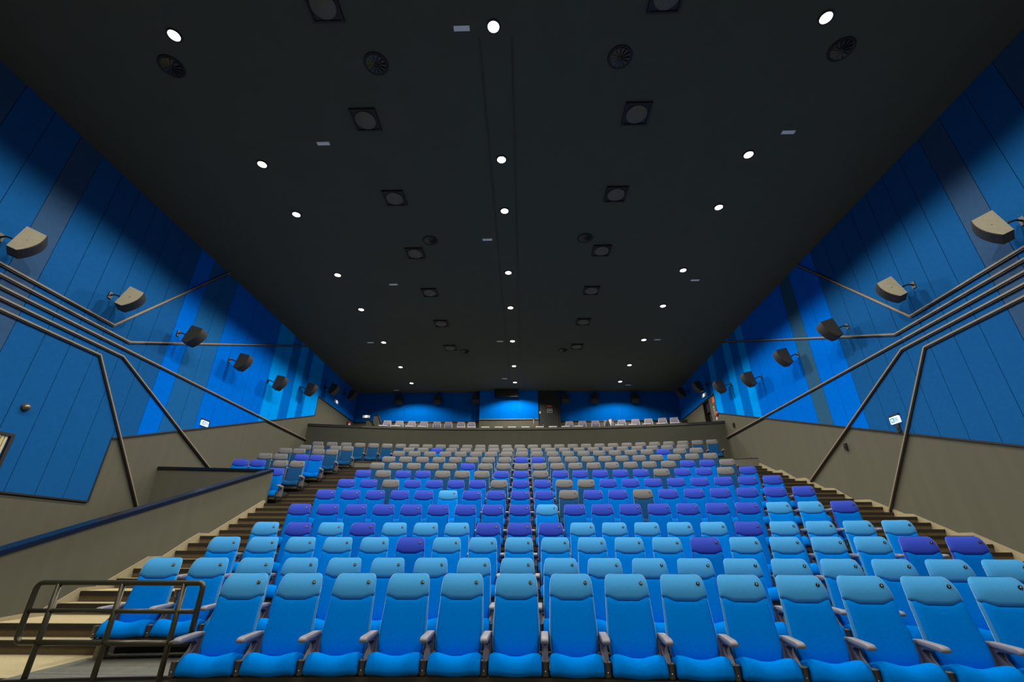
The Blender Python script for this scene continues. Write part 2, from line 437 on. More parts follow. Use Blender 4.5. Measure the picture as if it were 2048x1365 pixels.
# ------------------------------------------------------------------ tiers, stairs
FLOORS = FL + [PLAT]
XA, XB = -5.08, 6.66            # seat block between the two aisles
def arc_slab(R0, R1, z0, z1, xa, xb, n=24):
    V, Fc = [], []
    for i in range(n+1):
        x = xa+(xb-xa)*i/n
        y0, y1 = arc_y(R0, x), arc_y(R1, x)
        V += [(x, y0, z0), (x, y1, z0), (x, y1, z1), (x, y0, z1)]
    for i in range(n):
        for k in range(4): Fc.append((i*4+k, i*4+(k+1) % 4, (i+1)*4+(k+1) % 4, (i+1)*4+k))
    Fc += [(0, 1, 2, 3), tuple(n*4+k for k in range(4))]
    return mesh('slab', V, Fc)
tiers = None
for r in range(1, 13):
    R0 = RAD[r-1]; R1 = RAD[r]+0.02 if r < 12 else 42.62
    xa, xb = XA, XB
    if r == 12: xa, xb = XL, XR
    o = struct('floor', arc_slab(R0, R1, FL[r]-0.5, FL[r], xa, xb), M_vinyl, tiers)
    if tiers is None: tiers = o
    else: o.name = 'tier'
    n = obj('tier_nosing', arc_slab(R0-0.006, R0+0.03, FL[r]-0.02, FL[r]+0.004, xa if r != 12 else XL, xb if r != 12 else XR), M_nose, tiers)
    if 7 <= r < 12:
        o = struct('tier', arc_slab(35.28 if r == 7 else R0, R1, FL[r]-0.5, FL[r], XL, -6.93, 8), M_nose, tiers)
# seats of the first row stand on the hall floor; kerb under the second row on the left
obj('kerb', arc_slab(RAD[1]-0.02, RAD[1]+0.05, FL[1], FL[1]+0.06, -5.0, -2.4, 8), M_nose, tiers)

# straight aisle steps (nosing y, level z)
STL = [(5.24, -1.147), (6.30, -1.01), (6.58, -0.87), (7.49, -0.735), (7.81, -0.595), (8.43, -0.455), (8.73, -0.315), (9.05, -0.172), (9.65, -0.03), (9.96, 0.11), (10.27, 0.255),
       (10.88, 0.39), (11.18, 0.53), (11.49, 0.675), (11.84, 0.82), (12.14, 0.96), (12.48, 1.105), (13.06, 1.25), (13.37, 1.39), (13.70, 1.53), (14.28, 1.67),
       (14.58, 1.81), (14.90, 1.95), (15.48, 2.09), (15.79, 2.24), (16.10, 2.38), (16.75, 2.52), (17.08, 2.66), (17.4, 2.80), (18.0, 2.94), (18.3, 3.07)]
STR = [(5.15, -1.147), (6.2, -1.01), (6.5, -0.87), (7.2, -0.735), (7.5, -0.595), (8.05, -0.455), (8.4, -0.315), (8.7, -0.172), (9.27, -0.04), (9.57, 0.10), (9.89, 0.255),
       (10.5, 0.395), (10.80, 0.54), (11.11, 0.68), (11.75, 0.82), (12.05, 0.965), (12.37, 1.11), (13.0, 1.25), (13.31, 1.40), (13.6, 1.54), (14.25, 1.68),
       (14.55, 1.83), (14.87, 1.965), (15.48, 2.11), (15.8, 2.26), (16.12, 2.40), (16.75, 2.55), (17.07, 2.69), (17.39, 2.83), (17.95, 2.96), (18.2, 3.08)]
for nm, ST, x0, x1 in (('left', STL, -6.93, XA), ('right', STR, XB, XR)):
    root = struct('floor', boxm(x0, x1, ST[0][0]+0.02, 19.4, -1.6, -1.16), M_carpet); root.name = 'floor'
    root['label'] = 'carpeted stairs in the %s aisle' % nm
    for i, (y, z) in enumerate(ST):
        y1 = ST[i+1][0]+0.05 if i+1 < len(ST) else 19.4
        z0 = ST[i-1][1]-0.02 if i else -1.283
        st = obj('step', boxm(x0, x1, y+0.012, y1, z0, z), M_carpet, root)
        obj('riser', boxm(x0, x1, y+0.004, y+0.0119, z0+0.02, z-0.001), M_riser, st)
        if i: obj('nosing', boxm(x0, x1, y-0.012, y+0.045, z-0.05, z+0.004), M_nose, st)

# skirting boards following the stairs
skl = [(3.4, -0.98), (7.22, -0.80), (7.46, -0.70), (7.77, -0.545), (8.06, -0.545), (8.24, -0.47), (8.99, -0.12), (9.34, -0.12), (9.93, 0.19), (10.21, 0.315), (10.55, 0.32), (12.41, 1.18), (12.50, 1.18)]
poly = skl + [(a, b-0.5) for a, b in reversed(skl)]
o = obj('baseboard_left', prism([(a, b) for a, b in poly], 'x', -6.928, -6.912), M_skirt); o['kind'] = 'structure'
skr = [(3.4, -0.95), (7.0, -0.75), (8.0, -0.47), (8.7, -0.10), (9.08, -0.06), (9.9, 0.32), (10.22, 0.32), (11.19, 0.75), (11.43, 0.77), (12.41, 1.18), (12.97, 1.22), (13.67, 1.61), (14.08, 1.66),
       (14.9, 2.07), (15.38, 2.11), (16.15, 2.51), (16.48, 2.53), (17.45, 2.95), (19.0, 3.4)]
lowr = [(a, b-0.55) for a, b in reversed(skr)]
o = obj('baseboard_right', prism(skr+lowr, 'x', XR-0.016, XR-0.001), M_skirt); o['kind'] = 'structure'

# low walls round the sunken entrance on the left
top = lambda y: 1.955+(y-12.62)*0.3265
pw = obj('wall_entrance', prism([(3.3, -1.6), (12.52, -1.6), (12.52, top(12.52)), (3.3, top(3.3))], 'x', -7.08, -6.93), M_wall); pw['kind'] = 'structure'
V = []
capm = prism([(3.2, top(3.2)), (12.56, top(12.56)), (12.56, top(12.56)+0.07), (3.2, top(3.2)+0.07)], 'x', -7.12, -6.895)
obj('wall_cap', capm, M_cap, pw)
# rear low wall, square to the aisle
p0, p1 = Vector((XL, 12.04)), Vector((-6.95, 12.56)); d = (p1-p0).normalized(); n = Vector((-d.y, d.x))
def quad_prism(p0, p1, n, t0, t1, z0, z1):
    a, b, c, d_ = p0+n*t0, p1+n*t0, p1+n*t1, p0+n*t1
    return prism([(v.x, v.y) for v in (a, b, c, d_)], 'z', z0, z1)
pw2 = obj('wall_entrance_rear', quad_prism(p0, p1, n, 0, 0.15, -1.6, 1.93), M_wall); pw2['kind'] = 'structure'
obj('wall_cap', quad_prism(p0, p1, n, -0.03, 0.18, 1.93, 2.0), M_cap, pw2)

# wall behind the last row with its capping ledge
bw = obj('wall_balcony', arc_slab(42.6, 42.75, 2.6, 5.05, XL, XR, 40), M_wall2); bw['kind'] = 'structure'
obj('shadow_gap', arc_slab(42.59, 42.74, 5.05, 5.075, XL, XR, 40), M_btrim, bw)
obj('ledge', arc_slab(42.56, 42.98, 5.075, 5.16, XL, XR, 40), M_wall, bw)
obj('ledge_end', arc_slab(42.55, 42.99, 5.10, 5.165, XL, -7.4, 10), M_btrim, bw)
obj('ledge_end', arc_slab(42.55, 42.99, 5.10, 5.165, 7.3, XR, 10), M_btrim, bw)
xs_ = [XL+(XR-XL)*i/30 for i in range(31)]
struct('floor', prism([(x, arc_y(42.74, x)) for x in xs_]+[(XR, YB), (XL, YB)], 'z', 4.0, PLAT), M_vinyl)

# small wedge walls at the far left of the platform
for k, (x0, x1, x2, zt) in enumerate(((-8.27, -8.09, -7.80, 6.17), (-7.9, -7.69, -7.42, 6.41))):
    o = obj('wall_wedge', prism([(x0, PLAT), (x0, zt), (x1, zt), (x2, 5.82), (x2, PLAT)], 'y', 23.0, 23.25), M_wall); o['kind'] = 'structure'
    obj('wedge_cap', prism([(x0-0.02, zt), (x0-0.02, zt+0.04), (x1+0.01, zt+0.04), (x2+0.03, 5.84), (x2, 5.82), (x1, zt)], 'y', 22.97, 23.28), M_btrim, o)

# cinema screen behind the camera
t = thing('cinema_screen', (-0.45, -7.9, 0.3), 'large white cinema screen facing the seats', 'screen')
obj('screen_surface', boxm(-8, 8, 0, 0.03, 0, 6.8), M_screen, t)
obj('masking', boxm(-8.3, 8.3, -0.03, 0, -0.3, 7.1), M_btrim, t)

# ------------------------------------------------------------------ cinema seats
NS = 20
def sup(a, hw, hd, e=3.2):
    c, s = cos(a), sin(a)
    return (math.copysign(abs(c)**(2/e), c)*hw, math.copysign(abs(s)**(2/e), s)*hd)
def cy(z):                      # middle line of the back, leaning back towards the top
    return -(1.03-z)*0.27 - 0.012*sin((z-0.35)*4.2)
def hw_(z):
    pts = [(0.28, 0.205), (0.36, 0.232), (0.45, 0.243), (0.55, 0.241), (0.70, 0.233), (0.85, 0.227), (0.95, 0.223), (1.0, 0.215), (1.03, 0.200), (1.05, 0.17)]
    for (a, b), (c, d) in zip(pts[:-1], pts[1:]):
        if z <= c: return b+(d-b)*(z-a)/(c-a)
    return pts[-1][1]
def sm(t): t = max(0, min(1, t)); return t*t*(3-2*t)
def back_ring(z, dy0, dy1, shrink=0.0, seam=0.0):
    """dy0 front offset, dy1 rear offset about the middle line; seam lifts the ring at the sides."""
    r = []
    for k in range(NS):
        a = 2*pi*k/NS; hw = hw_(z)-shrink
        x, y = sup(a, hw, 1.0)
        zz = z + seam*sm((abs(x)/hw-0.45)/0.5)
        yy = cy(zz) + (dy0+dy1)/2 + y*(dy1-dy0)/2
        # front face gently hollow
        if y < 0: yy += 0.010*(1-(x/hw)**2)
        r.append((x, yy, zz))
    return r
def head_mesh():
    rings = [back_ring(0.806, -0.024, 0.03, 0.02, 0.036), back_ring(0.811, -0.048, 0.045, 0.0, 0.036), back_ring(0.85, -0.060, 0.047, 0, 0.022), back_ring(0.895, -0.063, 0.047, 0, 0.008),
             back_ring(0.93, -0.062, 0.046), back_ring(0.962, -0.052, 0.045), back_ring(0.992, -0.038, 0.044), back_ring(1.016, -0.020, 0.041), back_ring(1.034, -0.003, 0.036, 0.0), back_ring(1.045, 0.010, 0.03, 0.008), back_ring(1.050, 0.018, 0.024, 0.05)]
    return loft(rings)
def body_mesh():
    zs = [0.30, 0.31, 0.35, 0.42, 0.50, 0.60, 0.70, 0.77, 0.80, 0.808]
    fr = [-0.02, -0.036, -0.054, -0.064, -0.064, -0.062, -0.058, -0.056, -0.048, -0.034]
    rings = [back_ring(z, f, 0.0, 0.016 if z < 0.805 else 0.024, 0.034 if z > 0.79 else (0.022 if z > 0.76 else 0.0)) for z, f in zip(zs, fr)]
    return loft(rings)
def shell_mesh():
    zs = [0.27, 0.30, 0.40, 0.55, 0.70, 0.80, 0.85]
    rings = [back_ring(z, -0.034 if z > 0.28 else -0.02, 0.055 if z > 0.28 else 0.02, 0.0, 0.0) for z in zs]
    return loft(rings)
def cushion_mesh():
    base = [(y-0.012, z-0.034) for y, z in ((-0.09, 0.325), (-0.20, 0.352), (-0.30, 0.378), (-0.37, 0.396), (-0.415, 0.400), (-0.455, 0.386), (-0.490, 0.350), (-0.512, 0.305), (-0.508, 0.270), (-0.47, 0.255), (-0.30, 0.255), (-0.09, 0.255))]
    rings = []
    for x in (-0.247, -0.243, -0.232, -0.21, -0.17, -0.11, -0.05, 0, 0.05, 0.11, 0.17, 0.21, 0.232, 0.243, 0.247):
        u = abs(x)/0.247
        sh = 1.0 if u < 0.9 else (0.985 if u < 0.95 else (0.93 if u < 0.99 else 0.80))
        lift = 0.030*sm((u-0.1)/0.65) - (0.010 if u > 0.93 else 0)
        cx, cz = -0.31, 0.291
        r = []
        for y, z in base:
            pass
            r.append((x, cx+(y-cx)*sh, cz+(z+lift*(1 if z > 0.276 else 0.45)-cz)*sh))
        rings.append(r)
    return loft(rings)
def arm_pad_mesh():
    prof = [(-0.10, 0.503), (-0.10, 0.530), (-0.16, 0.537), (-0.45, 0.535), (-0.51, 0.530), (-0.533, 0.515), (-0.535, 0.500), (-0.515, 0.485), (-0.44, 0.487), (-0.30, 0.492), (-0.14, 0.495)]
    rings = []
    for x, s in ((-0.037, 0.80), (-0.033, 0.95), (-0.02, 1), (0.02, 1), (0.033, 0.95), (0.037, 0.80)):
        rings.append([(x, -0.31+(y+0.31)*(0.5+0.5*s if s < 1 else 1), 0.512+(z-0.512)*s) for y, z in prof])
    return loft(rings)
def arm_frame_mesh():
    # C-shaped in side view: under the pad, down at the rear, forward to the cup holder
    out = [(-0.40, 0.495), (-0.12, 0.497), (-0.085, 0.47), (-0.085, 0.30), (-0.12, 0.25), (-0.40, 0.245), (-0.40, 0.315), (-0.34, 0.33), (-0.235, 0.40), (-0.205, 0.45), (-0.25, 0.475), (-0.40, 0.480)]
    return prism(out, 'x', -0.030, 0.030)
def cup_mesh():
    return lathe([(0.001, -0.115), (0.033, -0.115), (0.037, -0.10), (0.039, 0.0), (0.042, 0.004), (0.040, 0.008), (0.034, 0.006), (0.032, -0.08), (0.001, -0.082)], 16)
ME = dict(headrest=head_mesh(), backrest=body_mesh(), shell=shell_mesh(), cushion=cushion_mesh(), pad=arm_pad_mesh(), frame=arm_frame_mesh(), cup=cup_mesh(),
          pan=boxm(-0.235, 0.235, -0.46, -0.08, 0.195, 0.232, 0.008), beam=boxm(-0.2895, 0.2895, -0.30, -0.12, 0.15, 0.222), apron=boxm(-0.2895, 0.2895, -0.47, -0.42, 0.15, 0.215),
          leg=boxm(-0.03, 0.03, -0.30, -0.14, 0.0, 0.16), foot=boxm(-0.045, 0.045, -0.36, -0.06, 0.0, 0.012),
          badge=lathe([(0.001, 0), (0.019, 0), (0.019, 0.004), (0.016, 0.006), (0.001, 0.006)], 16, False), screw=lathe([(0.001, 0), (0.006, 0), (0.005, 0.003), (0.001, 0.004)], 8))
def dupm(me, m):
    k = me.copy(); k.materials.clear(); k.materials.append(m); return k
KIND = {}
for key, mb, mh in (('L', M_body_l, M_head_l), ('P', M_body_p, M_head_p), ('G', M_body_g, M_head_g)):
    KIND[key] = dict(headrest=dupm(ME['headrest'], mh), backrest=dupm(ME['backrest'], mb), shell=dupm(ME['shell'], mh), cushion=dupm(ME['cushion'], mb))
for k, m in (('pad', M_arm), ('frame', M_frame), ('cup', M_cup), ('pan', M_black), ('beam', M_dark), ('apron', M_dark), ('leg', M_leg), ('foot', M_leg), ('badge', M_badge), ('screw', M_screw)):
    ME[k].materials.append(m)
HEADN = {'L': 'light blue', 'P': 'violet-blue', 'G': 'grey'}
BODYN = {'L': 'bright blue', 'P': 'blue', 'G': 'dark slate-blue'}
zb_, yb_ = 0.965, cy(0.965)-0.052
def add_arm(root, x):
    p = obj('armrest', ME['pad'], None, root, (x, 0, 0))
    obj('armrest_frame', ME['frame'], None, root, (x, 0, 0))
    c = obj('cup_holder', ME['cup'], None, root, (x, -0.437, 0.335))
    s = obj('screw', ME['screw'], None, c, (0, -0.0385, -0.07)); s.rotation_euler = (pi/2, 0, 0)
def seat(x, y, z, phi, kind, num, label, group, arms=(-1,), leg=True, pair=False):
    root = thing('cinema_chair', (x, y, z), label, 'seat', group, -phi)
    K = KIND[kind]
    obj('seat_cushion', K['cushion'], None, root)
    obj('backrest', K['backrest'], None, root)
    obj('back_shell', K['shell'], None, root)
    h = obj('headrest', K['headrest'], None, root)
    b = obj('number_badge', ME['badge'], None, root, (0.150, yb_+0.002, zb_)); b.rotation_euler = (radians(75), 0, 0)
    tm = text_mesh(str(num), 0.031)
    if len(tm.materials) == 0: tm.materials.append(M_num)
    obj('number', tm, None, b, (0, 0, 0.0068))
    obj('seat_pan', ME['pan'], None, root)
    sb = obj('support_beam', ME['beam'], None, root); fr = obj('front_rail', ME['apron'], None, root)
    if pair: sb.scale.x = fr.scale.x = 0.82
    for a in arms: add_arm(root, a*0.29)
    if leg:
        obj('leg', ME['leg'], None, root, (-0.29, 0, 0)); obj('foot', ME['foot'], None, root, (-0.29, 0, 0))
    return root

def seat_at(r, k):
    phi = (k*SP+ROWS[r-1][2])/RAD[r-1]
    return XC+RAD[r-1]*sin(phi), YC+RAD[r-1]*cos(phi), FL[r-1], phi
COL = {1: ('L', {}), 2: ('L', {}), 3: ('L', {-3: 'P', 5: 'P', 10: 'P', 11: 'P'}), 4: ('L', {-7: 'P', -5: 'P', -1: 'P', 0: 'P', 1: 'P', 7: 'P'}),
       5: ('P', {1: 'L', 9: 'L', 10: 'L'}), 6: ('P', {-3: 'L', 2: 'G', 5: 'G'}), 7: ('P', {-6: 'G', -1: 'G', 2: 'G', 3: 'G'}),
       8: ('P', {-7: 'G', -4: 'G', -3: 'G', -2: 'G', 1: 'G', 7: 'G', 10: 'G'}), 9: ('G', {-3: 'P', 9: 'P', 10: 'P'}), 10: ('G', {0: 'P', 1: 'P'}),
       11: ('G', {9: 'P'}), 12: ('G', {-6: 'P'}), 13: ('G', {})}
for r in range(1, 14):
    k0, k1 = (-5, 9) if r == 1 else ((-15, 14) if r == 13 else (-8, 11))
    if r == 2: k1 = 10
    base, exc = COL[r]
    for i, k in enumerate(range(k0, k1+1)):
        kd = exc.get(k, base)
        x, y, z, phi = seat_at(r, k)
        num = (12-k) if r < 13 else (15-k)
        where = 'front row' if r == 1 else ('last row' if r == 13 else ORD[r-1]+' row')
        pos = 'leftmost' if k == k0 else ('rightmost' if k == k1 else ORD[i]+' from left')
        lab = '%s seat with %s headrest, %s in centre block, %s' % (BODYN[kd], HEADN[kd], pos, where)
        if r == 13: lab = '%s seat with %s headrest, %s in %s below balcony' % (BODYN[kd], HEADN[kd], pos, where)
        seat(x, y, z, phi, kd, num, lab, 'cinema seats in row %d from the front' % r, arms=(-1, 1) if k == k1 else (-1,), leg=((k-k0) % 2 == 0) or k == k1)
# left wing
WING = {8: [(-12.21, 'P')], 9: [(-12.26, 'G'), (-13.11, 'G'), (-14.25, 'P'), (-15.1, 'P')], 10: [(-12.2, 'P'), (-13.03, 'P'), (-14.2, 'G'), (-15.04, 'G')],
        11: [(-12.22, 'G'), (-13.04, 'G'), (-14.2, 'G'), (-15.02, 'G')], 12: [(-12.17, 'G'), (-12.98, 'G'), (-14.15, 'G'), (-14.98, 'G')]}
wn = ['beside the aisle', 'second from the aisle', 'third from the aisle', 'beside the left wall']
wr = {8: 'row behind low wall', 9: 'second row up', 10: 'third row up', 11: 'fourth row up', 12: 'fifth row up'}
for r, L_ in WING.items():
    for j, (k, kd) in enumerate(L_):
        x, y, z, phi = seat_at(r, k)
        lab = '%s seat with %s headrest in left wing, %s, %s' % (BODYN[kd], HEADN[kd], wn[j], wr[r])
        seat(x, y, z, phi, kd, 21+j, lab, 'cinema seats in the left wing', arms=((1,), (-1,), (), (-1,))[j], leg=(j != 1), pair=True)

# ------------------------------------------------------------------ railing at lower left
rl = thing('safety_railing', (0, 0, 0), 'bronze tubular safety railing on the vinyl landing in front of the left seats', 'railing')
RY, r_ = 5.2, 0.026
def arcpts(cx, cz, r, a0, a1, n=6): return [(cx+r*cos(a0+(a1-a0)*i/n), RY, cz+r*sin(a0+(a1-a0)*i/n)) for i in range(n+1)]
xl, xr, zt, zm, zl = -5.09, -3.33, -0.318, -0.572, -0.845
frame = arcpts(xl+0.06, zl+0.06, 0.06, 1.5*pi, pi) + arcpts(xl+0.06, zt-0.06, 0.06, pi, 0.5*pi) + arcpts(xr-0.05, zt-0.05, 0.05, 0.5*pi, 0)+[(xr, RY, zl)]
obj('top_rail', tube(frame, r_, 12), M_rail, rl)
obj('middle_rail', tube([(xl, RY, zm), (xr, RY, zm)], r_*0.85, 12), M_rail, rl)
obj('bottom_rail', tube([(xl+0.05, RY, zl), (xr+0.02, RY, zl)], r_, 12), M_rail, rl)
for x in (-4.86, -4.18, -3.53):
    obj('post', tube([(x, RY, zt), (x, RY, -1.283)], r_, 12), M_rail, rl)
    obj('post_base', lathe([(0.06, 0), (0.06, 0.01), (0.035, 0.02), (0.03, 0.03)], 14), M_rail, rl, (x, RY, -1.283))

# ------------------------------------------------------------------ recessed downlights
LX = (-6.14, -0.46, 5.25)
LY = (4.80, 7.75, 9.51, 12.49, 14.86, 17.86, 20.81, 23.21)
LYF = (1.85, -0.95)       # the same rows go on over the front of the hall
lampm = lathe([(0.001, 0.0), (0.098, 0.0), (0.098, 0.01), (0.001, 0.01)], 24, False); lampm.materials.append(M_lamp)
ringm = lathe([(0.10, 0.0), (0.13, 0.0), (0.13, 0.025), (0.10, 0.025), (0.10, 0.0)], 24, False, False); ringm.materials.append(M_ring)
side3 = ['left', 'middle', 'right']
for j, x in enumerate(LX):
    for i, y in enumerate(LYF[::-1]+LY):
        n = i-2
        lab = ('round glowing ceiling downlight, %s from the front in the %s row' % (ORD[n], side3[j])) if n >= 0 else 'ceiling downlight out of view over the hall front, %s of the %s row' % (ORD[1-i], side3[j])
        t = thing('downlight', (x, y, ZC-0.03), lab, 'lamp', 'ceiling downlights')
        obj('trim_ring', ringm, None, t)
        obj('lamp_lens', lampm, None, t, (0, 0, 0.008))
        li = bpy.data.lights.new('lamp_beam', 'SPOT'); li.energy = LAMP_W; li.color = LAMP_COL
        li.spot_size = radians(146); li.spot_blend = 0.34; li.shadow_soft_size = 0.06
        lo = bpy.data.objects.new('lamp_beam', li); C.objects.link(lo); lo.parent = t; lo.location = (0, 0, -0.02)

# ------------------------------------------------------------------ ceiling speakers, diffusers, labels, conduits
sqf = [boxm(-0.27, 0.27, -0.27, -0.235, -0.05, 0), boxm(-0.27, 0.27, 0.235, 0.27, -0.05, 0), boxm(-0.27, -0.235, -0.235, 0.235, -0.05, 0), boxm(0.235, 0.27, -0.235, 0.235, -0.05, 0)]
sqplate = boxm(-0.235, 0.235, -0.235, 0.235, -0.03, 0); sqplate.materials.append(M_cspk)
for m_ in sqf: m_.materials.append(M_cspk)
conem = lathe([(0.215, -0.031), (0.222, -0.045), (0.205, -0.052), (0.10, -0.085), (0.001, -0.10)], 24); conem.materials.append(M_cone)
for j, x in enumerate((-3.295, 2.425)):
    for i, y in enumerate((4.38, 6.6, 8.95, 11.35, 13.68, 16.08, 18.5)):
        t = thing('ceiling_speaker', (x, y, ZC), 'square black ceiling speaker with round dome, %s from the front in the %s line' % (ORD[i], ['left', 'right'][j]), 'speaker', 'square ceiling speakers')
        for m_ in sqf: obj('frame_side', m_, None, t)
        obj('back_plate', sqplate, None, t); obj('speaker_dome', conem, None, t)
disc = lathe([(0.001, -0.01), (0.19, -0.01), (0.19, 0)], 24, False); disc.materials.append(M_cspk)
rim = lathe([(0.185, -0.005), (0.205, -0.03), (0.225, -0.02), (0.225, 0)], 28); rim.materials.append(M_cspk)
hub = lathe([(0.001, -0.05), (0.02, -0.045), (0.025, -0.01)], 12); hub.materials.append(M_fin)
fins = []
for k in range(12):
    a0, a1 = 2*pi*k/12, 2*pi*(k+0.75)/12
    V = [(0.02*cos(a0), 0.02*sin(a0), -0.035), (0.18*cos(a0), 0.18*sin(a0), -0.035), (0.18*cos(a1), 0.18*sin(a1), -0.012), (0.02*cos(a1), 0.02*sin(a1), -0.02)]
    V += [(a, b, c+0.003) for a, b, c in V]
    me = mesh('fin', V, [(0, 1, 2, 3), (7, 6, 5, 4), (0, 1, 5, 4), (1, 2, 6, 5), (2, 3, 7, 6), (3, 0, 4, 7)]); me.materials.append(M_fin); fins.append(me)
for (x, y), d_ in zip(((-2.71, 5.41), (1.85, 5.40), (-2.71, 10.75), (1.85, 10.75), (-2.70, 18.95), (1.82, 18.95), (-6.6, 5.36), (5.86, 5.36)),
                      ('near the front left of centre', 'near the front right of centre', 'halfway back, left of centre', 'halfway back, right of centre', 'far back, left of centre', 'far back, right of centre', 'beside the frontmost left lamp', 'beside the frontmost right lamp')):
    t = thing('air_diffuser', (x, y, ZC), 'round black swirl air diffuser in the ceiling, '+d_, 'vent', 'round ceiling diffusers')
    obj('back_disc', disc, None, t); obj('rim', rim, None, t); obj('hub', hub, None, t)
    for f in fins: obj('fin', f, None, t)
lblm = boxm(-0.14, 0.14, -0.045, 0.045, -0.012, -0.001); lblm.materials.append(M_label)
for (x, y), d_ in zip(((-1.02, 4.82), (-4.45, 7.2), (5.85, 7.16), (-1.02, 10.75), (-4.45, 13.14), (5.85, 13.12), (-1.01, 17.9), (-6.74, 17.89), (5.84, 17.88), (-1.01, 22.65), (-7.29, 24.44), (5.83, 23.84)),
                      ('left of the frontmost middle lamp', 'right of the second left lamp', 'right of the second right lamp', 'between third and fourth middle lamps', 'right of the fourth left lamp', 'right of the fourth right lamp',
                       'left of the sixth middle lamp', 'left of the sixth left lamp', 'right of the sixth right lamp', 'left of the last middle lamp', 'at the rear left corner', 'right of the last right lamp')):
    t = obj('ceiling_label', lblm, None, None, (x, y, ZC)); tag(t, 'small pale plate on the black ceiling, '+d_, 'label plate', 'pale plates on the ceiling')
for x, d_ in ((-0.725, 'left'), (-0.145, 'right')):
    o = obj('ceiling_conduit', boxm(x-0.008, x+0.008, 5.0, 24.3, ZC-0.018, ZC-0.001), M_dark); tag(o, 'thin dark conduit along the ceiling, %s of the middle lamps' % d_, 'conduit', 'ceiling conduits')

# ------------------------------------------------------------------ wall speakers
def wall_speaker(X, s, Y, Z, yaw, pitch, label, mcab, off=0.36):
    t = thing('wall_speaker', (X+s*off, Y, Z), label, 'speaker', 'surround speakers on the side walls')
    f = Vector((s*cos(yaw), sin(yaw), 0)); sd = Vector((-s*sin(yaw), cos(yaw), 0)); up = Vector((0, 0, 1))
    fp = f*cos(pitch)-up*sin(pitch); upp = up*cos(pitch)+f*sin(pitch)
    a, b, h, wd = 0.30, 0.145, 0.536, 0.378
    front = []
    n = 8
    for i in range(n+1):
        q = i/n; zz = h/2-(h*0.95)*q; dd = a+(b-a)*q+0.075*4*q*(1-q)*0.9
        front.append((dd, zz))
    poly = [(0, h/2)] + front + [(0, -h/2*0.9)]
    def W(p, k): return fp*p[0]+upp*p[1]+sd*k
    N = len(poly)
    V = [W(p, -wd/2) for p in poly]+[W(p, wd/2) for p in poly]
    Fc = [tuple(range(N)), tuple(range(2*N-1, N-1, -1))]+[(i, (i+1) % N, N+(i+1) % N, N+i) for i in range(N)]
    obj('cabinet', mesh('cab', V, Fc), M_spkb, t)
    if mcab is M_spk_lit:
        cc = Vector((0.13, 0.0)); P2 = [(cc.x+(p[0]-cc.x)*0.985, cc.y+(p[1]-cc.y)*0.985) for p in poly]
        V2 = [W(p, -wd/2-0.001) for p in P2]+[W(p, -wd/2-0.006) for p in P2]
        obj('lit_side_plate', mesh('sp', V2, Fc), mcab, t)  # added plate, coloured pale for the light falling on this side
        obj('port_hole', mesh('ph', [W((0.15+0.011*cos(a*pi/4), 0.02+0.011*sin(a*pi/4)), -wd/2-0.0065) for a in range(8)], [tuple(range(8))]), M_badge, t)
    V, Fc = [], []
    for i, p in enumerate(front):
        for k in (-wd/2+0.002, wd/2-0.002):
            V.append(W((p[0]+0.001, p[1]), k)); V.append(W((p[0]+0.012, p[1]), k))
    for i in range(n):
        b0, b1 = i*4, (i+1)*4
        Fc += [(b0+1, b0+3, b1+3, b1+1), (b0, b1, b1+2, b0+2), (b0, b0+1, b1+1, b1), (b0+2, b1+2, b1+3, b0+3)]
    Fc += [(0, 1, 3, 2), (n*4, n*4+1, n*4+3, n*4+2)]
    obj('grille', mesh('gr', V, Fc), M_grille, t)
    c = W((0.0, 0.0), 0)
    wallp = Vector((-s*(off-0.03), c.y-0.02, 0.07))
    obj('bracket_arm', tube([c-fp*0.0, c-fp*0.09, wallp+Vector((s*0.10, 0, 0.02)), wallp], 0.018, 8), M_bracket, t)
    obj('wall_plate', boxm(wallp.x-0.01, wallp.x+0.02, wallp.y-0.05, wallp.y+0.05, wallp.z-0.08, wallp.z+0.08), M_bracket, t)
    obj('badge_plate', mesh('b', [W((front[-2][0]+0.014, front[-2][1]), -0.03), W((front[-2][0]+0.014, front[-2][1]), 0.03), W((front[-1][0]+0.014, front[-1][1]+0.02), 0.03), W((front[-1][0]+0.014, front[-1][1]+0.02), -0.03)], [(0, 1, 2, 3)]), M_leg, t)
SY = (6.55, 8.93, 11.18, 13.53, 15.93, 18.38, 20.68, 23.1)
SZ = (5.2, 5.36, 5.45, 5.61, 5.74, 6.31, 7.10, 7.6)
YAW = (45, 32, 11, 9, 7, 4, 0, -8)
PIT = (12.8, 18, 16, 12, 12, 14, 16, 18)
for s, X, sdn in ((1, XL, 'left'), (-1, XR, 'right')):
    for i in range(8):
        lab = '%s wedge loudspeaker on the %s wall, %s from the front' % ('black lit-sided' if i < 2 else 'black', sdn, ORD[i])
        wall_speaker(X, s, SY[i], SZ[i], radians(YAW[i]), radians(PIT[i]), lab, M_spk_lit if i < 2 else M_spkb)
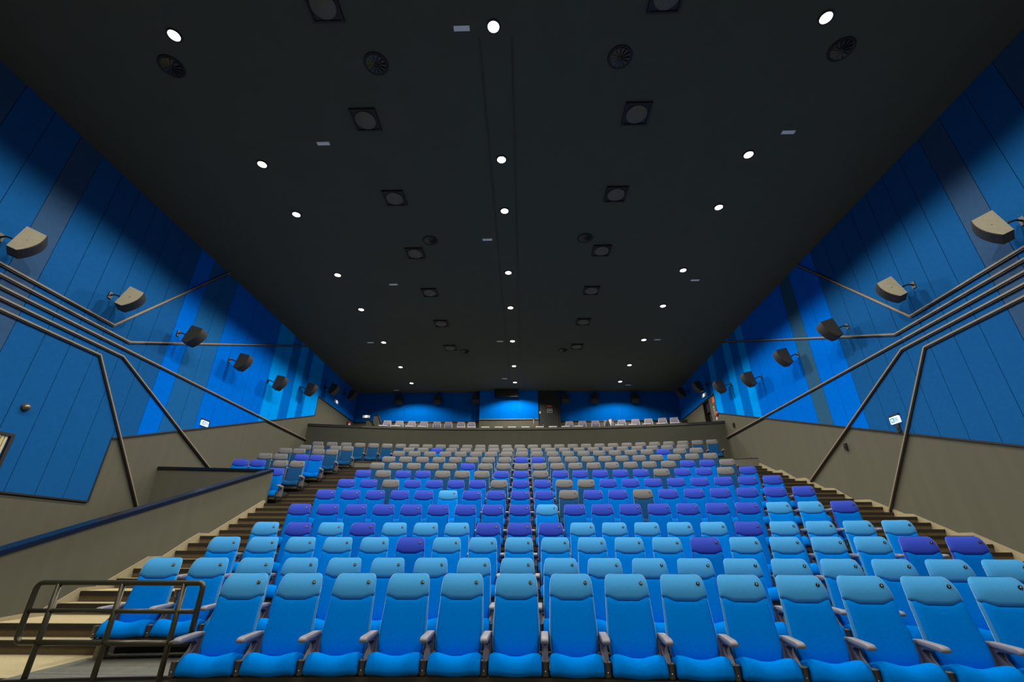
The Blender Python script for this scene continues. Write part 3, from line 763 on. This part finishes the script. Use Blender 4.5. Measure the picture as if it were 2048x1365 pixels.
# back wall speakers
for i, (x, d_) in enumerate(((-7.18, 'leftmost'), (-4.93, 'second from left'), (-2.72, 'third, left of the booth'), (2.38, 'just right of the black door'), (4.05, 'second right of the door'), (6.35, 'rightmost'))):
    t = thing('wall_speaker', (x, YB-0.03, 7.85), 'black loudspeaker on the back wall, '+d_, 'speaker', 'speakers on the back wall')
    obj('cabinet', prism([(-0.02, 0.27), (-0.34, 0.20), (-0.36, -0.10), (-0.24, -0.30), (-0.02, -0.27)], 'x', -0.2, 0.2), M_spkb, t)
    obj('grille', prism([(-0.341, 0.19), (-0.352, 0.19), (-0.372, -0.10), (-0.252, -0.30), (-0.241, -0.29), (-0.361, -0.10)], 'x', -0.19, 0.19), M_grille, t)
    obj('bracket', boxm(-0.03, 0.03, -0.05, 0.02, 0.2, 0.42), M_bracket, t)

# ------------------------------------------------------------------ exit signs and small wall fittings
def exit_sign(X, s, Y, Z, wd, hh, label, flip=1, bars=True):
    t = thing('exit_sign', (X+s*0.03, Y, Z), label, 'sign', 'lit exit signs')
    obj('housing', boxm(-s*0.005, s*0.05, -wd/2-0.015, wd/2+0.02, hh/2, hh/2+0.045), M_signb, t)
    obj('face', boxm(0, s*0.045, -wd/2, wd/2, -hh/2, hh/2), M_sign, t)
    f = s*0.0455; g = s*0.049
    y0, y1 = (0.0, wd*0.42) if flip > 0 else (-wd*0.42, 0.0)
    obj('pictogram_panel', boxm(f, g, y0, y1, -hh*0.34, hh*0.34), M_signt, t)
    c = (y0+y1)/2
    fig = [(c-0.02, -hh*0.26), (c+0.005, -hh*0.05), (c+0.03, -hh*0.26), (c+0.04, -hh*0.22), (c+0.02, 0.0), (c+0.035, hh*0.10), (c+0.0, hh*0.22), (c-0.035, hh*0.05), (c-0.02, 0.0), (c-0.035, -hh*0.22)]
    obj('running_figure', prism(fig, 'x', s*0.0492, s*0.051), M_sign, t)
    a0, a1 = (-wd*0.42, -0.01) if flip > 0 else (0.01, wd*0.42)
    for k in range(3):
        yy = a0+(a1-a0)*(k+0.3)/3
        obj('arrow_bar', boxm(f, g, yy, yy+0.018, -hh*0.3, hh*0.3), M_signt, t)
    obj('indicator', lathe([(0.001, 0), (0.015, 0), (0.012, 0.012), (0.001, 0.014)], 10), M_sign, t, (s*0.03, wd/2 if flip < 0 else wd/2, hh/2+0.02))
exit_sign(XL, 1, 13.20, 3.47, 0.30, 0.15, 'lit exit sign on left wall above the grey panel edge', -1)
exit_sign(XR, -1, 10.69, 2.80, 0.27, 0.16, 'bright lit exit sign on right wall between two metal strips', 1)
def small_sign(loc, dims, label):
    t = thing('exit_sign', loc, label, 'sign', 'small distant exit signs')
    dx, dy, dz = dims
    obj('face', boxm(-dx/2, dx/2, -dy/2, dy/2, -dz/2, dz/2), M_white, t)
    if dx > dy: obj('lit_figure', boxm(-dx*0.18, dx*0.18, -dy/2-0.008, -dy/2-0.001, -dz/2, dz/2), M_sign, t)
    else:
        s = 1 if loc[0] < 0 else -1
        obj('lit_figure', boxm(s*dx/2, s*(dx/2+0.01), -dy*0.18, dy*0.18, -dz/2, dz/2), M_sign, t)
small_sign((XL+0.06, 22.2, 6.93), (0.05, 0.5, 0.15), 'small white exit sign high on left wall near the rear corner')
small_sign((XR-0.06, 21.2, 6.83), (0.05, 0.5, 0.15), 'small white exit sign high on right wall above the side door')
small_sign((-8.29, 22.95, 6.35), (0.36, 0.05, 0.13), 'small white exit sign above the first wedge wall at rear left')
obj('sign_stem', boxm(-0.015, 0.015, -0.02, 0.02, -0.25, -0.065), M_signb, bpy.data.objects[[o.name for o in C.objects if o.get('label', '').startswith('small white exit sign above the first')][0]])
t = thing('dome_camera', (XL+0.025, 8.25, 2.51), 'small shiny grey dome fitting on the lower left blue wall', 'camera')
e = obj('dome', lathe([(0.075, 0), (0.075, 0.03), (0.062, 0.06), (0.035, 0.085), (0.001, 0.095)], 18), M_dome, t); e.rotation_euler = (0, pi/2, 0)
e = obj('mount', lathe([(0.082, 0), (0.082, 0.012), (0.001, 0.012)], 18), M_black, t); e.rotation_euler = (0, pi/2, 0)
for y, z, X, s, lab in ((12.65, 2.57, XR, -1, 'small black box on grey right wall below the middle strip'), (18.88, 4.76, XR, -1, 'small black box high on grey right wall near the balcony'),
                        (10.69, 2.60, XR, -1, 'small black box just under the bright exit sign on right wall'), (17.99, 3.2, XR, -1, 'tiny black fitting low on the right wall above the stairs')):
    t = thing('wall_box', (X, y, z), lab, 'fitting')
    k = 0.5 if 'tiny' in lab else 1
    obj('casing', boxm(s*0.0, s*0.06, -0.045*k, 0.045*k, -0.09*k, 0.09*k, 0.006), M_black, t)
    obj('lens', boxm(s*0.06, s*0.066, -0.02*k, 0.02*k, -0.05*k, 0.02*k), M_badge, t)
# framed slatted grille at far left
t = thing('wall_vent', (XL+0.025, 7.6, 1.98), 'cream vertical-slat wall grille in a dark frame, cut by the left edge', 'vent')
for y in [(-0.7+0.062*i) for i in range(21)]:
    obj('slat', boxm(0.0, 0.02, y, y+0.045, -0.85, -0.05), M_cream, t)
for a in ((-0.78, 0.68, -0.05, 0.0), (-0.78, 0.68, -0.92, -0.86)): obj('frame_side', boxm(0, 0.04, a[0], a[1], a[2], a[3]), M_btrim, t)
for a in ((-0.78, -0.72), (0.62, 0.68)): obj('frame_side', boxm(0, 0.04, a[0], a[1], -0.86, -0.05), M_btrim, t)
# extinguisher
t = thing('fire_extinguisher', (XL+0.12, 24.15, 6.24), 'small red fire extinguisher on left wall at the rear corner', 'extinguisher')
obj('cylinder', lathe([(0.001, -0.2), (0.07, -0.2), (0.075, -0.18), (0.075, 0.1), (0.04, 0.16), (0.02, 0.18), (0.001, 0.18)], 16), M_red, t)
obj('label_band', lathe([(0.0755, -0.08), (0.0765, -0.08), (0.0765, 0.04), (0.0755, 0.04)], 16), M_white, t)
obj('valve', boxm(-0.02, 0.02, -0.02, 0.04, 0.17, 0.23), M_black, t)
# pole on the platform
t = thing('barrier_post', (0.52, 22.9, PLAT), 'slim black upright pole standing on the rear platform before the booth', 'post')
obj('pole', tube([(0, 0, 0), (0, 0, 1.62)], 0.028, 10), M_black, t)
obj('base', lathe([(0.001, 0), (0.16, 0), (0.15, 0.02), (0.03, 0.035)], 18), M_black, t)
obj('top_knob', lathe([(0.03, 1.60), (0.045, 1.62), (0.03, 1.66), (0.001, 1.67)], 12), M_black, t)

# ------------------------------------------------------------------ recliners and tray tables on the rear platform
def rbox(x0, x1, y0, y1, z0, z1, b): return boxm(x0, x1, y0, y1, z0, z1, b)
V_back = prism([(-0.215, 0.45), (-0.185, 1.24), (-0.165, 1.26), (0.165, 1.26), (0.185, 1.24), (0.215, 0.45)], 'y', -0.06, 0.06)
V_pan = prism([(-0.175, 0.55), (-0.155, 1.06), (0.155, 1.06), (0.175, 0.55)], 'y', -0.075, -0.06)
V_sb = [prism([(-0.225, 0.5), (-0.19, 1.14), (-0.172, 1.14), (-0.185, 0.5)], 'y', -0.10, -0.04), prism([(0.225, 0.5), (0.19, 1.14), (0.172, 1.14), (0.185, 0.5)], 'y', -0.10, -0.04)]
V_seat = rbox(-0.23, 0.23, -0.60, -0.02, 0.30, 0.46, 0.03)
V_arm = [rbox(-0.262, -0.235, -0.55, 0.05, 0.1, 0.66, 0.01), rbox(0.235, 0.262, -0.55, 0.05, 0.1, 0.66, 0.01)]
V_base = rbox(-0.22, 0.22, -0.5, 0.0, 0.0, 0.3, 0.01)
V_btn = lathe([(0.001, 0), (0.024, 0), (0.018, 0.012), (0.001, 0.014)], 10)
for m_, k in ((V_back, M_vip), (V_pan, M_vipb), (V_sb[0], M_tray), (V_sb[1], M_tray), (V_seat, M_vipb), (V_arm[0], M_black), (V_arm[1], M_black), (V_base, M_black), (V_btn, M_amber)): m_.materials.append(k)
VX = [-6.78, -6.19, -5.59, -4.99, -4.35, -3.78, -3.15, -2.63, 2.27, 2.91, 3.55, 4.16, 4.82, 5.48, 6.09, 6.74, 7.28]
for i, x in enumerate(VX):
    y = arc_y(44.1, x); ph = atan2(x-XC, y-YC)
    d_ = '%s from the left in the left group' % ORD[i] if i < 8 else '%s from the black door' % ORD[i-8]
    t = thing('recliner_chair', (x, y, PLAT+0.02), 'grey high-backed recliner on the rear platform, '+d_, 'chair', 'recliners on the rear platform', -ph)
    for n_, m_ in (('backrest', V_back), ('back_panel', V_pan), ('side_bolster', V_sb[0]), ('side_bolster', V_sb[1]), ('seat_cushion', V_seat), ('armrest', V_arm[0]), ('armrest', V_arm[1]), ('base', V_base)): obj(n_, m_, None, t)
    for xx in (-0.125, 0.125):
        b = obj('button', V_btn, None, t, (xx, -0.06, 1.18)); b.rotation_euler = (pi/2, 0, 0)
TX = [-6.8, -6.19, -5.54, -4.96, -3.06, -2.55, -1.88, -1.22, -0.58, 0.08, 0.77, 1.41, 2.03, 2.65, 4.58, 5.2, 5.84, 6.49, 7.12]
tt = rbox(-0.2, 0.2, -0.16, 0.16, 0.83, 0.885, 0.01); tp = tube([(0, -0.13, 0), (0, -0.13, 0.83)], 0.02, 8); tf = lathe([(0.001, 0), (0.1, 0), (0.09, 0.02), (0.02, 0.03)], 14)
tt.materials.append(M_tray); tp.materials.append(M_black); tf.materials.append(M_black)
for i, x in enumerate(TX):
    y = arc_y(43.55, x); ph = atan2(x-XC, y-YC)
    t = thing('tray_table', (x, y, PLAT), 'pale tray table seen edge-on above the balcony ledge, %s from the left' % ORD[i], 'table', 'tray tables on the rear platform', -ph)
    obj('table_top', tt, None, t); obj('post', tp, None, t); f = obj('foot', tf, None, t, (0, -0.13, 0))
# jacket over the fourth chair right of the door
t = thing('draped_jacket', (4.28, arc_y(44.1, 4.28)-0.10, 5.3), 'dark and white jacket draped over a recliner right of the black door', 'jacket')
obj('cloth', prism([(-0.20, 0.10), (-0.16, 0.52), (0.0, 0.56), (0.14, 0.54), (0.16, 0.1), (0.02, -0.02)], 'y', -0.10, 0.02), M_black, t)
obj('pale_stripe', prism([(-0.12, 0.5), (-0.03, 0.2), (0.0, 0.2), (0.04, 0.52), (0.0, 0.545)], 'y', -0.112, -0.101), M_tray, t)
obj('pale_stripe', prism([(0.06, 0.0), (0.05, 0.42), (0.12, 0.42), (0.12, 0.0)], 'y', -0.112, -0.101), M_vip, t)
# dark armchair at the rear right
t = thing('armchair', (8.25, 22.9, PLAT), 'dark framed armchair standing at the rear right corner of the platform', 'chair')
obj('backrest', rbox(-0.22, 0.22, 0.18, 0.26, 0.5, 1.58, 0.03), M_door, t)
obj('seat_cushion', rbox(-0.22, 0.22, -0.3, 0.2, 0.4, 0.52, 0.03), M_door, t)
for xx in (-0.27, 0.27):
    obj('arm_frame', tube([(xx, -0.3, 0), (xx, -0.3, 1.25), (xx, -0.25, 1.32), (xx, 0.2, 1.34), (xx, 0.26, 1.28), (xx, 0.26, 0)], 0.03, 8), M_dark, t)

# ------------------------------------------------------------------ lift everything so the front-row floor is at z = 0
for o in list(C.objects):
    if o.parent is None and o.type != 'CAMERA':
        o.location.z += H0
